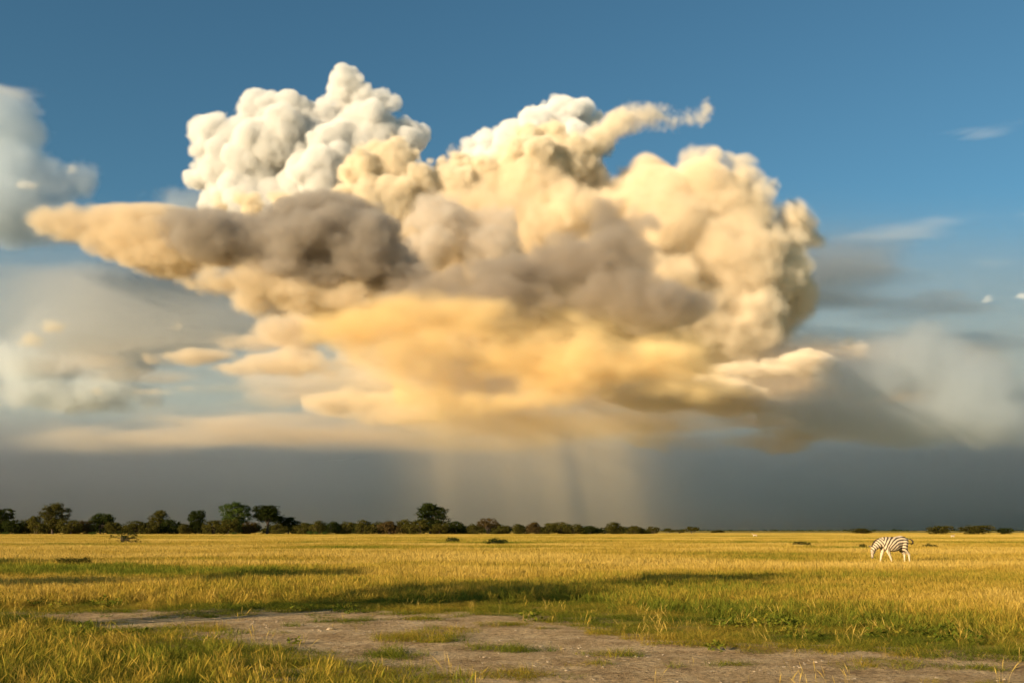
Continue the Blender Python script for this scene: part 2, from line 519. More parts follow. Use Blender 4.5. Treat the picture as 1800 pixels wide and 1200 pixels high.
def tree_meshes(kind, seed):
    """Trunk with limbs and a crown of leaf clumps for a tree 1 unit high; returns two meshes."""
    r = random.Random(seed)
    W = {'parasol': 1.2, 'umbrella': 1.9, 'dome': 1.7, 'tall': 0.88, 'column': 0.78, 'low': 3.2, 'sparse': 1.9}[kind]
    nclump = {'parasol': 110, 'umbrella': 260, 'dome': 330, 'tall': 460, 'column': 420, 'low': 220, 'sparse': 130}[kind]
    leaves = 16
    size = {'parasol': 0.035, 'umbrella': 0.05, 'dome': 0.058, 'tall': 0.038, 'column': 0.038, 'low': 0.085, 'sparse': 0.05}[kind]
    TV, TF, LV, LF, tip = [], [], [], [], []
    stems = {'parasol': 1, 'umbrella': 3, 'dome': 4, 'tall': 1, 'column': 1, 'low': 4, 'sparse': 6}[kind]
    # lobes that make the outline uneven
    lobes = []
    for k in range(9 if kind != 'tall' else 13):
        a = 6.283 * k * 0.618 + r.uniform(-.3, .3)
        q = W * 0.5 * r.uniform(0.35, 0.75)
        if kind in ('umbrella',):
            lobes.append((q * math.cos(a), q * math.sin(a), r.uniform(0.5, 0.76), W * r.uniform(0.18, 0.26), r.uniform(0.18, 0.26)))
        elif kind == 'parasol':
            lobes.append((q * math.cos(a), q * math.sin(a), r.uniform(0.78, 0.86), W * r.uniform(0.16, 0.25), r.uniform(0.07, 0.11)))
        elif kind in ('dome', 'low', 'sparse'):
            lobes.append((q * math.cos(a), q * math.sin(a), r.uniform(0.22, 0.62), W * r.uniform(0.17, 0.26), r.uniform(0.24, 0.34)))
        elif kind == 'tall':
            z = 0.2 + 0.62 * k / 12
            lobes.append((q * math.cos(a) * (1.2 - abs(z - .62)), q * math.sin(a) * (1.2 - abs(z - .62)), z, W * r.uniform(0.18, 0.28), r.uniform(0.13, 0.19)))
        else:
            z = r.uniform(0.25, 0.86)
            f = 1.15 if z < 0.5 else 0.75
            lobes.append((q * math.cos(a) * f, q * math.sin(a) * f, z, W * r.uniform(0.2, 0.3), r.uniform(0.12, 0.17)))
    lobes.append((r.uniform(-.1, .1) * W, 0, {'parasol': 0.86, 'umbrella': 0.84, 'dome': 0.68, 'tall': 0.8, 'column': 0.85, 'low': 0.66, 'sparse': 0.7}[kind], W * 0.26, 0.17 if kind != 'umbrella' else 0.14))
    tips = []
    for c in range(nclump):
        lx, ly, lz, lr, lh = lobes[c % len(lobes)]
        d = Vector((r.gauss(0, 1), r.gauss(0, 1), r.gauss(0.25, 1))).normalized() * r.uniform(0.55, 1.0)
        p = Vector((lx + d.x * lr, ly + d.y * lr, lz + d.z * lh))
        if kind == 'umbrella':
            p.z = max(p.z, 0.32 + 0.12 * r.random())
        p.z = min(max(p.z, 0.04), 1.0)
        tips.append(p)
        tone = r.random()
        for l in range(leaves):
            o = p + Vector((r.gauss(0, 1), r.gauss(0, 1), r.gauss(0, 0.6))) * size * 0.9
            u = Vector((r.gauss(0, 1), r.gauss(0, 1), r.gauss(0, 0.5))).normalized() * size * r.uniform(0.5, 1.1)
            v = u.cross(Vector((r.gauss(0, .6), r.gauss(0, .6), 1))).normalized() * size * r.uniform(0.22, 0.45)
            i = len(LV)
            for q in (o - u, o + v, o + u, o - v):
                LV.append((q.x, q.y, max(q.z, 0.01)))
            tip += [min(1, max(0, tone * 0.6 + r.uniform(0, 0.5)))] * 4
            LF.append((i, i + 1, i + 2, i + 3))
    # stems and limbs run to the clumps
    for s in range(stems):
        a = r.uniform(0, 6.283)
        base = Vector((0.05 * math.cos(a), 0.05 * math.sin(a), -0.03)) * (1 if stems > 1 else 0)
        top = Vector((0.16 * W * math.cos(a), 0.16 * W * math.sin(a), 0.45)) if stems > 1 else Vector((r.uniform(-.03, .03), 0, 0.5))
        rad = 0.028 if stems == 1 else 0.017
        midp = base.lerp(top, 0.5) + Vector((r.gauss(0, .02), r.gauss(0, .02), 0))
        tube(TV, TF, base, midp, rad * 1.3, rad)
        tube(TV, TF, midp, top, rad, rad * 0.7)
        for k in range(12 if kind != 'sparse' else 9):
            g = r.choice(tips)
            st = midp.lerp(top, r.random())
            tube(TV, TF, st, st.lerp(g, 0.55) + Vector((0, 0, 0.03)), rad * 0.5, rad * 0.3, 4)
            tube(TV, TF, st.lerp(g, 0.55) + Vector((0, 0, 0.03)), g, rad * 0.3, rad * 0.1, 4)
    return TV, TF, LV, LF, tip

PROTO = {}
def proto(kind, seed, leaf):
    key = (kind, seed, leaf)
    if key not in PROTO:
        TV, TF, LV, LF, tip = tree_meshes(kind, seed)
        tm = mesh_of('trunk', TV, TF, M_BARK)
        lm = mesh_of('crown', LV, LF, M_LEAF[leaf])
        a = lm.attributes.new('tip', 'FLOAT', 'POINT')
        a.data.foreach_set('value', tip)
        PROTO[key] = (tm, lm, max(v[2] for v in LV), max(v[0] for v in LV) - min(v[0] for v in LV))
    return PROTO[key]

def tree(name, label, cat, kind, seed, leaf, x, y, height, width, group=None, spin=None):
    tm, lm, h0, w0 = proto(kind, seed, leaf)
    root = bpy.data.objects.new(name, None)
    root.empty_display_size = 0.5
    col.objects.link(root)
    root.location = (x, y, 0)
    root.rotation_euler = (0, 0, random.uniform(0, 6.28) if spin is None else spin)
    root.scale = (width / w0, width / w0, height / h0)
    for part, me in (('trunk', tm), ('crown', lm)):
        o = bpy.data.objects.new(part, me)
        col.objects.link(o)
        o.parent = root
    tag(root, label, cat, group)
    return root

def tree_px(name, label, cat, kind, seed, leaf, px, top, w, Y, group=None):
    x, _, z = at(px, top, Y)
    return tree(name, label, cat, kind, seed, leaf, x, Y, z, w * Y / F, group)

# tall trees of the belt, each with its own look
TALL = [(2, 892, 46, 'tall', 1, 'dark', 'leafy tree at the belt end farthest from the open plain'),
        (97, 881, 50, 'tall', 2, 'olive', 'big round olive tree standing over low domed bushes, beside a yellowish dome bush'),
        (182, 899, 44, 'dome', 3, 'dark', 'nearly black round tree between the big olive tree and the lone grassland bush'),
        (280, 895, 34, 'tall', 4, 'olive', 'slim upright tree with a dark bush at its side'),
        (346, 894, 36, 'tall', 5, 'dark', 'compact round tree between the slim upright tree and the wide spiky tree'),
        (416, 880, 56, 'tall', 6, 'green', 'wide green tree with spiky layered branches above a brownish bush'),
        (472, 886, 46, 'column', 7, 'dark', 'flat topped tree with a square block crown'),
        (508, 906, 36, 'tall', 8, 'dark', 'small dark tree beside the square topped tree'),
        (757, 881, 58, 'tall', 9, 'dark', 'lone tall dark tree with a rounded crown above the middle of the belt'),
        (858, 909, 42, 'umbrella', 10, 'brown', 'brownish flat crowned acacia next along from the lone tall dark tree')]
for px, top, w, kind, seed, leaf, label in TALL:
    tree_px('acacia_tree', label, 'tree', kind, seed, leaf, px, top, w * 1.2, 425 + random.uniform(-6, 6))

# the belt of low domed bushes
DOMES = [(25, 914, 38), (45, 912, 38), (66, 906, 34), (125, 913, 46), (150, 915, 32), (205, 917, 38), (240, 916, 52), (262, 918, 38), (300, 913, 38), (325, 921, 30),
         (375, 914, 38), (400, 911, 40), (440, 918, 32), (490, 920, 30), (535, 919, 36), (560, 915, 38), (585, 917, 38), (612, 916, 32), (638, 914, 32), (665, 917, 38),
         (685, 916, 36), (710, 913, 42), (735, 914, 46), (770, 919, 38), (800, 917, 52), (835, 921, 30), (880, 925, 32), (911, 921, 28), (938, 918, 32), (965, 920, 32),
         (985, 918, 36), (1010, 921, 38), (1035, 925, 36), (1080, 918, 42), (1115, 925, 36)]
G = 'thorn bushes of the tree belt'
SHORT = {2: 'the end tree of the belt', 97: 'the big round olive tree', 182: 'the nearly black round tree', 280: 'the slim upright tree', 346: 'the compact round tree',
         416: 'the wide spiky tree', 472: 'the square topped tree', 508: 'the small dark tree', 757: 'the lone tall dark tree', 858: 'the brown flat crowned acacia', 1148: 'the open plain'}
ORD = ['first', 'second', 'third', 'fourth', 'fifth', 'sixth', 'seventh', 'eighth', 'ninth', 'tenth', 'eleventh', 'twelfth']
for i, (px, top, w) in enumerate(DOMES):
    lo_ = max(k for k in SHORT if k <= px)
    hi_ = min(k for k in SHORT if k > px)
    nth = ORD[sum(1 for d in DOMES if lo_ <= d[0] < px)]
    leaf = 'olive' if i % 4 else 'brown' if i % 8 else 'dark'
    tree_px('thorn_bush', '%s front bush from %s towards %s' % (nth, SHORT[lo_], SHORT[hi_]), 'bush', 'dome', 20 + i % 6, leaf, px, top - 2.5, w * 1.06, 405 + random.uniform(0, 14), G)
for i in range(58):        # the second row behind them
    px = -20 + i * 20.4 + random.uniform(-8, 8)
    tree_px('thorn_bush', 'dark thorn bush in the back row showing between the front bushes', 'bush', 'dome', 20 + i % 6, 'dark' if i % 3 else 'olive', px, random.uniform(917, 923) if px < 1000 else random.uniform(923, 928), random.uniform(30, 46), 440 + random.uniform(0, 30), 'back row of the tree belt')
# small pale shrubs at the foot of the belt
for px, top, w in ((545, 932, 14), (556, 933, 10), (572, 934, 12), (412, 934.5, 14), (10, 934, 16), (163, 934, 16)):
    tree_px('pale_shrub', 'tiny pale green shrub at the foot of the tree belt', 'shrub', 'low', 34, 'green', px, top, w, 392, 'pale shrubs at the foot of the belt')
for px, top, w, Y, lab in ((1148, 924, 30, 430, 'umbrella acacia with a gap under its crown near the open end of the belt'), (1174, 927, 26, 430, 'small round bush between two umbrella acacias at the open end of the belt'),
                           (1217, 924, 32, 430, 'umbrella acacia standing last before the open plain'), (1195, 929, 28, 440, 'low dark bush tucked beside the last umbrella acacia'),
                           (1262, 930.5, 26, 640, 'far low bush out on the open plain past the belt end')):
    tree_px('acacia_tree', lab, 'tree', 'umbrella' if 'umbrella' in lab else 'dome', 12, 'olive', px, top, w, Y)
for px, top, w, Y, leaf, lab in ((1515, 928.5, 42, 470, 'olive', 'wide low bush on the plain beyond the grazing zebra head'), (1652, 923.5, 46, 410, 'olive', 'spreading umbrella acacia right behind the zebra tail'),
                                 (1716, 922.5, 56, 405, 'olive', 'widest umbrella acacia of the three past the zebra'), (1766, 927.5, 28, 405, 'dark', 'smallest umbrella acacia of the three past the zebra')):
    tree_px('acacia_tree', lab, 'tree', 'dome', 13, leaf, px, top - 1, w * 1.15, Y)

# bushes out in the grass
def bush_px(name, label, kind, seed, leaf, px, base, top, w, group=None):
    x, y = on_ground(px, base)
    return tree(name, label, 'bush', kind, seed, leaf, x, y, at(px, top, y)[2], w * y / F, group, 1.0)
bush_px('sparse_bush', 'sparse dark bush with bare pale stems alone in the grass', 'sparse', 40, 'dark', 219, 957, 930, 50)
bush_px('low_bush', 'narrower of two low green bushes in the grass before the lone tall tree', 'low', 41, 'dark', 796, 955, 943, 28)
bush_px('low_bush', 'wider of two low green bushes in the grass before the lone tall tree', 'low', 42, 'dark', 873, 958, 943.5, 40)
bush_px('low_bush', 'flat green bush in a green strip of grass before the sparse dark bush', 'low', 43, 'olive', 128, 1000, 977, 60)
bush_px('low_bush', 'flat low bush well ahead of the grazing zebra', 'low', 41, 'olive', 1410, 962, 950, 36)
bush_px('low_bush', 'flat low bush just behind the zebra tail', 'low', 42, 'olive', 1634, 966, 953, 26)
bush_px('low_bush', 'tiny dark bush in the grass just before the zebra muzzle', 'low', 43, 'olive', 1517, 966, 954, 13)

# umbrella acacias added out of view at left to throw shadow bands
for i, (x, y, h, w) in enumerate(((-11.5, 15.0, 7.0, 5), (-20.5, 8.0, 7.8, 6), (-27, 15.5, 7.4, 5), (-35, 10.5, 7.8, 7), (-46, 13, 7.9, 7), (-57, 22, 8.0, 7), (-66, 32, 7.6, 8), (-42, 32, 7.4, 7))):
    tree('acacia_tree', 'unseen umbrella acacia added to cast long shadows across the grass', 'tree', 'parasol', 50 + i % 3, 'dark', x, y, h, w, 'unseen acacias added to shade the grass')

def distant_wood():
    r = random.Random(3)
    V, Fc, tip = [], [], []
    for k in range(900):
        Y = r.uniform(2300, 3600)
        x = r.uniform(-0.6, 0.62) * Y
        h = r.choice((2.2, 3, 3.4, 4.2)) * r.uniform(0.7, 1.2)
        w = h * r.uniform(1.2, 3)
        for l in range(34):
            a = r.uniform(0, 6.283)
            q = math.sqrt(r.random())
            c = Vector((x + q * math.cos(a) * w, Y + q * math.sin(a) * w, h * r.uniform(0.1, 1) * (1 - 0.55 * q * q)))
            u = Vector((r.gauss(0, 1), r.gauss(0, 1), r.gauss(0, .7))).normalized() * h * 0.3
            v = u.cross(Vector((r.gauss(0, 1), r.gauss(0, 1), r.gauss(0, 1)))).normalized() * h * 0.22
            i = len(V)
            V += [tuple(c - u), tuple(c + v), tuple(c + u), tuple(c - v)]
            tip += [r.random()] * 4
            Fc.append((i, i + 1, i + 2, i + 3))
    me = mesh_of('distant_wood', V, Fc, M_LEAF['dark'])
    a = me.attributes.new('tip', 'FLOAT', 'POINT')
    a.data.foreach_set('value', tip)
    o = bpy.data.objects.new('distant_wood', me)
    col.objects.link(o)
    tag(o, 'thin dark line of far off bush along the horizon', kind='stuff')
distant_wood()

# ------------------------------------------------------------------ animals
def capsule_mesh(bones, vox, smooth_it=10):
    """One continuous skin grown round tapered bones (p, q, rp, rq[, squash])."""
    bm = bmesh.new()
    for p, q, rp, rq in bones:
        p, q = Vector(p), Vector(q)
        n = max(2, int((q - p).length / (0.45 * min(rp, rq))) + 1)
        for k in range(n + 1):
            t = k / n
            c = p.lerp(q, t)
            r = rp + (rq - rp) * t
            bmesh.ops.create_icosphere(bm, subdivisions=2, radius=r, matrix=Matrix.Translation(c))
    me = bpy.data.meshes.new('skin')
    bm.to_mesh(me)
    bm.free()
    o = bpy.data.objects.new('skin', me)
    col.objects.link(o)
    rm = o.modifiers.new('remesh', 'REMESH')
    rm.mode = 'VOXEL'
    rm.voxel_size = vox
    sm = o.modifiers.new('smooth', 'SMOOTH')
    sm.factor = 0.5
    sm.iterations = smooth_it
    dg = bpy.context.evaluated_depsgraph_get()
    out = bpy.data.meshes.new_from_object(o.evaluated_get(dg))
    bpy.data.objects.remove(o)
    bpy.data.meshes.remove(me)
    out.polygons.foreach_set('use_smooth', [True] * len(out.polygons))
    return out

def coat_material(name):
    m = bpy.data.materials.new(name)
    m.use_nodes = True
    nt = m.node_tree
    b = nt.nodes['Principled BSDF']
    b.inputs['Roughness'].default_value = 0.75
    b.inputs['Specular IOR Level'].default_value = 0.2
    a = P(nt, 'ShaderNodeAttribute', attribute_name='coat')
    nt.links.new(a.outputs['Color'], b.inputs['Base Color'])
    return m
M_COAT = coat_material('animal_coat')

def set_coat(me, cols):
    a = me.attributes.new('coat', 'FLOAT_COLOR', 'POINT')
    a.data.foreach_set('color', np.concatenate([cols, np.ones((len(cols), 1))], 1).astype(np.float32).ravel())
    me.materials.clear()
    me.materials.append(M_COAT)

def part(parent, name, me, label=None):
    o = bpy.data.objects.new(name, me)
    col.objects.link(o)
    o.parent = parent
    if label:
        o['label'] = label
    return o

def make_zebra(px, foot, spin):
    S = 1 / 432.0
    def p(zx, zy, y=0.0):
        return ((zx - 850) * S, y, (992 - zy) * S)
    bones = []
    def chain(pts):
        for a, b in zip(pts[:-1], pts[1:]):
            bones.append((p(a[0], a[1], a[2]), p(b[0], b[1], b[2]), a[3], b[3]))
    # trunk, neck, head
    chain([(1085, 505, 0, .25), (1030, 505, 0, .29), (960, 530, 0, .315), (880, 560, 0, .36), (790, 560, 0, .355), (700, 540, 0, .315), (640, 530, 0, .28)])
    chain([(660, 525, 0, .26), (590, 525, 0, .235), (520, 560, 0, .195), (455, 610, 0, .155), (410, 645, 0, .125)])
    chain([(405, 640, 0, .105), (388, 690, 0, .108), (378, 745, 0, .082), (372, 795, 0, .062), (370, 828, 0, .056)])
    chain([(425, 690, 0, .075), (400, 740, 0, .06)])
    # front legs, mid stride
    chain([(660, 600, .13, .16), (640, 690, .13, .10), (610, 790, .13, .062), (600, 815, .13, .056), (580, 900, .13, .040), (566, 950, .13, .042), (556, 985, .13, .05)])
    chain([(680, 600, -.13, .16), (695, 690, -.13, .10), (735, 790, -.13, .062), (745, 815, -.13, .056), (768, 895, -.13, .040), (785, 945, -.13, .042), (782, 985, -.13, .05)])
    # hind legs: stifle forward, hock back, upright shank
    chain([(1070, 520, .12, .21), (1045, 620, .13, .165), (1070, 690, .13, .11), (1135, 760, .13, .066), (1130, 830, .13, .046), (1122, 930, .13, .043), (1112, 985, .13, .052)])
    chain([(1080, 520, -.12, .21), (1070, 620, -.13, .165), (1095, 690, -.13, .11), (1165, 760, -.13, .062), (1168, 830, -.13, .044), (1165, 930, -.13, .041), (1155, 985, -.13, .05)])
    me = capsule_mesh(bones, 0.017, 7)
    n = len(me.vertices)
    co = np.empty(n * 3, np.float32)
    me.vertices.foreach_get('co', co)
    co = co.reshape(-1, 3)
    X, Z = co[:, 0] / S + 850, 992 - co[:, 2] / S          # back to the drawing's own units
    wob = (vnoise(X, Z, 90, 5, 2) - 0.5) * 26 + co[:, 1] * 30
    # stripes swing round the flank, run upright along the ribs and across the neck
    xx = np.maximum(X, 750)
    ph = np.hypot(xx - 1025, (Z - 770) * 1.05) + np.maximum(0, 750 - X) + smooth(760, 640, X) * 0.2 * (Z - 540) + wob
    trunk = np.sin(ph / 58 * 6.283)
    ax = ((X - 585) * -165 + (Z - 520) * 125) / math.hypot(165, 125)
    neck = np.sin((ax + wob * 0.5) / 50 * 6.283)
    head = np.sin((Z + 0.35 * X + wob * 0.4) / 26 * 6.283)
    wn_, wh = smooth(620, 575, X) * (X < 640), smooth(640, 700, Z) * (X < 470)
    st = trunk * (1 - wn_) + neck * wn_
    st = st * (1 - wh) + (head * 0.9 - 0.02) * wh
    legs = smooth(700, 790, Z) * (X > 500)
    bold = 1.0 - 0.95 * smooth(690, 770, Z) * (X > 500)
    belly = smooth(620, 690, Z) * (X > 500) * (X < 960)
    thr = 0.18 + 0.5 * belly
    dark = smooth(thr - 0.16, thr + 0.16, st) * bold
    faint = smooth(0.35, 0.7, np.sin(Z / 24 * 6.283)) * legs * 0.25
    dark = np.maximum(dark, faint)
    muzzle = smooth(812, 838, Z) * (X < 470)
    hoof = smooth(968, 976, Z)
    pale, ink = np.array((0.66, 0.51, 0.32)), np.array((0.060, 0.040, 0.026))
    cols = pale * (1 - dark[:, None]) + ink * dark[:, None]
    k = np.maximum(muzzle * 0.8, hoof)[:, None]
    cols = cols * (1 - k) + np.array((0.05, 0.04, 0.035)) * k
    set_coat(me, cols)
    root = bpy.data.objects.new('zebra', None)
    col.objects.link(root)
    x, y = on_ground(px, foot)
    root.location = (x, y, 0)
    root.rotation_euler = (0, 0, spin)
    tag(root, 'striped zebra grazing head down in the golden grass, tail swinging', 'zebra')
    part(root, 'body', me)
    # mane: a stiff brush of upright tufts, banded like the neck
    V, Fc, tone = [], [], []
    r = random.Random(4)
    for i in range(260):
        t = i / 259
        zx, zy = 372 + 232 * t, 604 - 190 * t - 26 * math.sin(3.14 * t)
        b = Vector(p(zx + 14, zy + 26, r.uniform(-.014, .014)))
        ln = 0.11 * (0.55 + 0.6 * math.sin(3.14 * min(1, t + .12)))
        tipp = b + Vector((-0.75, r.uniform(-.15, .15), 0.72)).normalized() * ln * r.uniform(0.85, 1.1)
        w = Vector((0.012, 0.004, 0.012))
        j = len(V)
        V += [tuple(b - w), tuple(b + w), tuple(tipp + w * 0.6), tuple(tipp - w * 0.6)]
        Fc.append((j, j + 1, j + 2, j + 3))
        axv = ((zx - 585) * -165 + (zy - 520) * 125) / math.hypot(165, 125)
        d0 = 0.85 if math.sin(axv / 50 * 6.283) > 0 else 0.05
        tone += [d0, d0, 1, 1]
    mm = mesh_of('mane', V, Fc, M_COAT)
    tone = np.array(tone)[:, None]
    set_coat(mm, pale * (1 - tone) + ink * tone)
    part(root, 'mane', mm)
    # ears
    for s in (-1, 1):
        V, Fc = [], []
        b, tp = Vector(p(385, 612, 0.07 * s)), Vector(p(328, 590, 0.13 * s))
        for k, wd in ((0, .022), (.35, .036), (.7, .028), (1, .004)):
            c = b.lerp(tp, k)
            for a in range(6):
                an = 6.283 * a / 6
                V.append(tuple(c + Vector((0.3 * math.cos(an), math.sin(an) * .7, math.cos(an))) * wd))
        for k in range(3):
            for a in range(6):
                Fc.append((k * 6 + a, k * 6 + (a + 1) % 6, k * 6 + 6 + (a + 1) % 6, k * 6 + 6 + a))
        em = mesh_of('ear', V, Fc, M_COAT, True)
        tn = np.clip(np.repeat([0.2, 0.5, 0.9, 0.9], 6), 0, 1)[:, None]
        set_coat(em, pale * (1 - tn) + ink * tn)
        part(root, 'ear', em)
        bm = bmesh.new()
        bmesh.ops.create_uvsphere(bm, u_segments=10, v_segments=6, radius=0.02, matrix=Matrix.Translation(Vector(p(374, 690, 0.088 * s))))
        ey = bpy.data.meshes.new('eye')
        bm.to_mesh(ey)
        bm.free()
        ey.materials.append(plain_material('eye', (0.01, 0.008, 0.006), 0.2))
        part(root, 'eye', ey)
    # the tail: root, swing to the right, dark tuft curling down
    tb = []
    pts = [(1150, 440, .035), (1195, 458, .028), (1240, 455, .026), (1285, 470, .032), (1312, 505, .040), (1308, 540, .036), (1275, 552, .026), (1235, 540, .012)]
    for a, b in zip(pts[:-1], pts[1:]):
        tb.append((p(a[0], a[1], 0), p(b[0], b[1], 0.02), a[2], b[2]))
    tm = capsule_mesh(tb, 0.010, 3)
    n = len(tm.vertices)
    c2 = np.empty(n * 3, np.float32)
    tm.vertices.foreach_get('co', c2)
    tx = c2.reshape(-1, 3)[:, 0] / S + 850
    tn = smooth(1200, 1240, tx)[:, None]
    set_coat(tm, pale * (1 - tn) + ink * tn)
    tl = part(root, 'tail', tm)
    V, Fc = [], []
    for i in range(90):
        t = r.random()
        k = min(len(pts) - 2, int(3 + t * 4))
        a, b = pts[k], pts[k + 1]
        f = r.random()
        c = Vector(p(a[0] + (b[0] - a[0]) * f, a[1] + (b[1] - a[1]) * f, r.uniform(-.02, .02)))
        d = Vector(((b[0] - a[0]) * S, r.uniform(-.01, .01), -(b[1] - a[1]) * S)).normalized() * r.uniform(.05, .09) + Vector((r.gauss(0, .02), r.gauss(0, .02), r.gauss(0, .02)))
        w = d.orthogonal().normalized() * 0.007
        j = len(V)
        V += [tuple(c - w), tuple(c + w), tuple(c + d)]
        Fc.append((j, j + 1, j + 2))
    part(tl, 'tail_tuft', mesh_of('tail_tuft', V, Fc, plain_material('tail_hair', (0.02, 0.015, 0.012))))
make_zebra(1572, 993.5, math.radians(10))

def make_antelope(px, foot, face, label, size=1.0):
    bones = []
    def chain(pts):
        for a, b in zip(pts[:-1], pts[1:]):
            bones.append(((a[0] * face, a[1], a[2]), (b[0] * face, b[1], b[2]), a[3], b[3]))
    chain([(-.38, 0, .66, .14), (-.1, 0, .64, .17), (.2, 0, .65, .16), (.36, 0, .70, .12)])
    chain([(.34, 0, .72, .10), (.5, 0, .9, .065), (.54, 0, 1.0, .06), (.64, 0, .97, .045), (.72, 0, .93, .03)])
    for x, k in ((.3, 0.02), (-.38, -.02)):
        for s in (-1, 1):
            chain([(x, .07 * s, .58, .08), (x + k, .07 * s, .32, .035), (x + k + .02 * s, .07 * s, .02, .022)])
    me = capsule_mesh(bones, 0.022, 4)
    n = len(me.vertices)
    co = np.empty(n * 3, np.float32)
    me.vertices.foreach_get('co', co)
    z, x = co.reshape(-1, 3)[:, 2], co.reshape(-1, 3)[:, 0] * face
    tan = (smooth(.68, .72, z) * (x < .5) * (x > -.42) * 0.8)[:, None]
    set_coat(me, np.array((.66, .52, .34)) * (1 - tan) + np.array((.36, .18, .07)) * tan)
    root = bpy.data.objects.new('antelope', None)
    col.objects.link(root)
    gx, gy = on_ground(px, foot)
    root.location = (gx, gy, 0)
    root.scale = (size,) * 3
    tag(root, label, 'antelope')
    part(root, 'body', me)
    for s in (-1, 1):
        V, Fc = [], []
        pr = [Vector((.55 * face, .03 * s, 1.03)), Vector((.52 * face, .06 * s, 1.14)), Vector((.55 * face, .05 * s, 1.24))]
        tube(V, Fc, pr[0], pr[1], .014, .011)
        tube(V, Fc, pr[1], pr[2], .011, .003)
        part(root, 'horn', mesh_of('horn', V, Fc, plain_material('horn', (.06, .05, .04))))
make_antelope(1327, 944.5, -1, 'tiny pale antelope far out on the open plain past the belt end', 0.95)
make_antelope(1675, 945.5, 1, 'tiny pale antelope far out in front of the umbrella acacias', 0.8)

# ------------------------------------------------------------------ stones and clods on the bare earth
M_STONE = plain_material('pale_stone', (0.40, 0.30, 0.19), 0.95, 30)
def rock_mesh(seed):
    r = random.Random(seed)
    bm = bmesh.new()
    bmesh.ops.create_icosphere(bm, subdivisions=2, radius=1)
    k = [Vector((r.gauss(0, 1), r.gauss(0, 1), r.gauss(0, 1))).normalized() for _ in range(9)]
    c = [r.uniform(.55, .85) for _ in k]
    for v in bm.verts:
        for d, m in zip(k, c):
            e = v.co.dot(d)
            if e > m:
                v.co -= d * (e - m)
        v.co += v.co * r.uniform(-.05, .05)
        v.co.z *= 0.6
    me = bpy.data.meshes.new('rock')
    bm.to_mesh(me)
    bm.free()
    me.materials.append(M_STONE)
    return me
rocks = [rock_mesh(k) for k in range(5)]
for k, (px, py, w, lab) in enumerate(((580, 1104, 13, 'flat pale clod on the bare earth towards the grassy far edge'), (729, 1124, 9, 'small pale clod in the middle of the bare earth'),
                                      (997, 1174, 11, 'pale clod among the dry stalks at the front of the bare earth'), (1192, 1193, 7, 'small pale stone between two thin dry stalks'), (976, 1105, 5, 'tiny white stone near the green fringe'))):
    x, y = on_ground(px, py)
    o = bpy.data.objects.new('stone', rocks[k])
    col.objects.link(o)
    s = w * y / F / 2
    o.scale = (s, s * 0.8, s * 0.7)
    o.rotation_euler = (0.1, -0.15, k * 1.3)
    o.location = (x, y, float(relief(np.array([x]), np.array([y]))[0]) + s * 0.15)
    tag(o, lab, 'stone')

def rubble():
    x, y = wedge_points(5, 26, 300, 1.08, 1)
    b = bareness(x, y)
    k = (rng.random(len(x)) < b * (0.15 + 0.9 * smooth(0.4, 0.75, vnoise(x, y, 0.9, 71))))
    x, y = x[k], y[k]
    s = np.clip(rng.lognormal(-4.75, 0.6, len(x)), 0.003, 0.03)
    scatter('gravel', 'small clods and grit strewn over the bare earth', [rock_mesh(90 + i) for i in range(4)], x, y, np.stack([s, s, s * 0.8], -1), rng.random(len(x)), rng.integers(0, 4, len(x)))
rubble()

# ------------------------------------------------------------------ clouds: density grids made with numpy
def spline(n, m):
    t = np.arange(n) / n * m
    i = np.clip(np.floor(t).astype(int), 0, m - 1)
    f = t - i
    W = np.zeros((n, m + 3), np.float32)
    r = np.arange(n)
    W[r, i] += (1 - f) ** 3 / 6
    W[r, i + 1] += (3 * f ** 3 - 6 * f ** 2 + 4) / 6
    W[r, i + 2] += (-3 * f ** 3 + 3 * f ** 2 + 3 * f + 1) / 6
    W[r, i + 3] += f ** 3 / 6
    return W

def lattice_noise(shape, cells):
    L = rng.standard_normal([max(1, int(round(c))) + 3 for c in cells]).astype(np.float32)
    for ax in range(len(shape)):
        W = spline(shape[ax], L.shape[ax] - 3)
        L = np.moveaxis(np.tensordot(W, L, (1, ax)), 0, ax)
    return L * 1.6

def fbm(shape, vox, base, octaves, gain=0.5, stretch=(1, 1, 1)):
    out = np.zeros(shape, np.float32)
    a = 1.0
    for o in range(octaves):
        if base * 0.5 ** o < vox * 1.6:
            break
        out += a * lattice_noise(shape, [shape[k] * vox / (base * stretch[k] * 0.5 ** o) for k in range(3)])
        a *= gain
    return out

def blob(px, py, rx, ry=None, Y=25000, dy=0, deep=None):
    """An ellipsoid seen at a photograph pixel, its radii in photograph pixels at that distance."""
    Y = Y + dy
    k = Y / F
    ry = ry or rx
    x, y, z = at(px, py, Y)
    return (x, y, z, rx * k, (deep or min(rx, 2 * ry)) * k, ry * k)

def strip(pts, Y, deep=None):
    """Ellipsoids in a row along a line of (px, py, r)."""
    out = []
    for (a, b) in zip(pts[:-1], pts[1:]):
        n = max(2, int(math.hypot(b[0] - a[0], b[1] - a[1]) / max(4, 0.6 * min(a[2], b[2]))))
        for i in range(n + 1):
            t = i / n
            out.append(blob(a[0] + (b[0] - a[0]) * t, a[1] + (b[1] - a[1]) * t, (a[2] + (b[2] - a[2]) * t), None, Y, 0, deep))
    return out

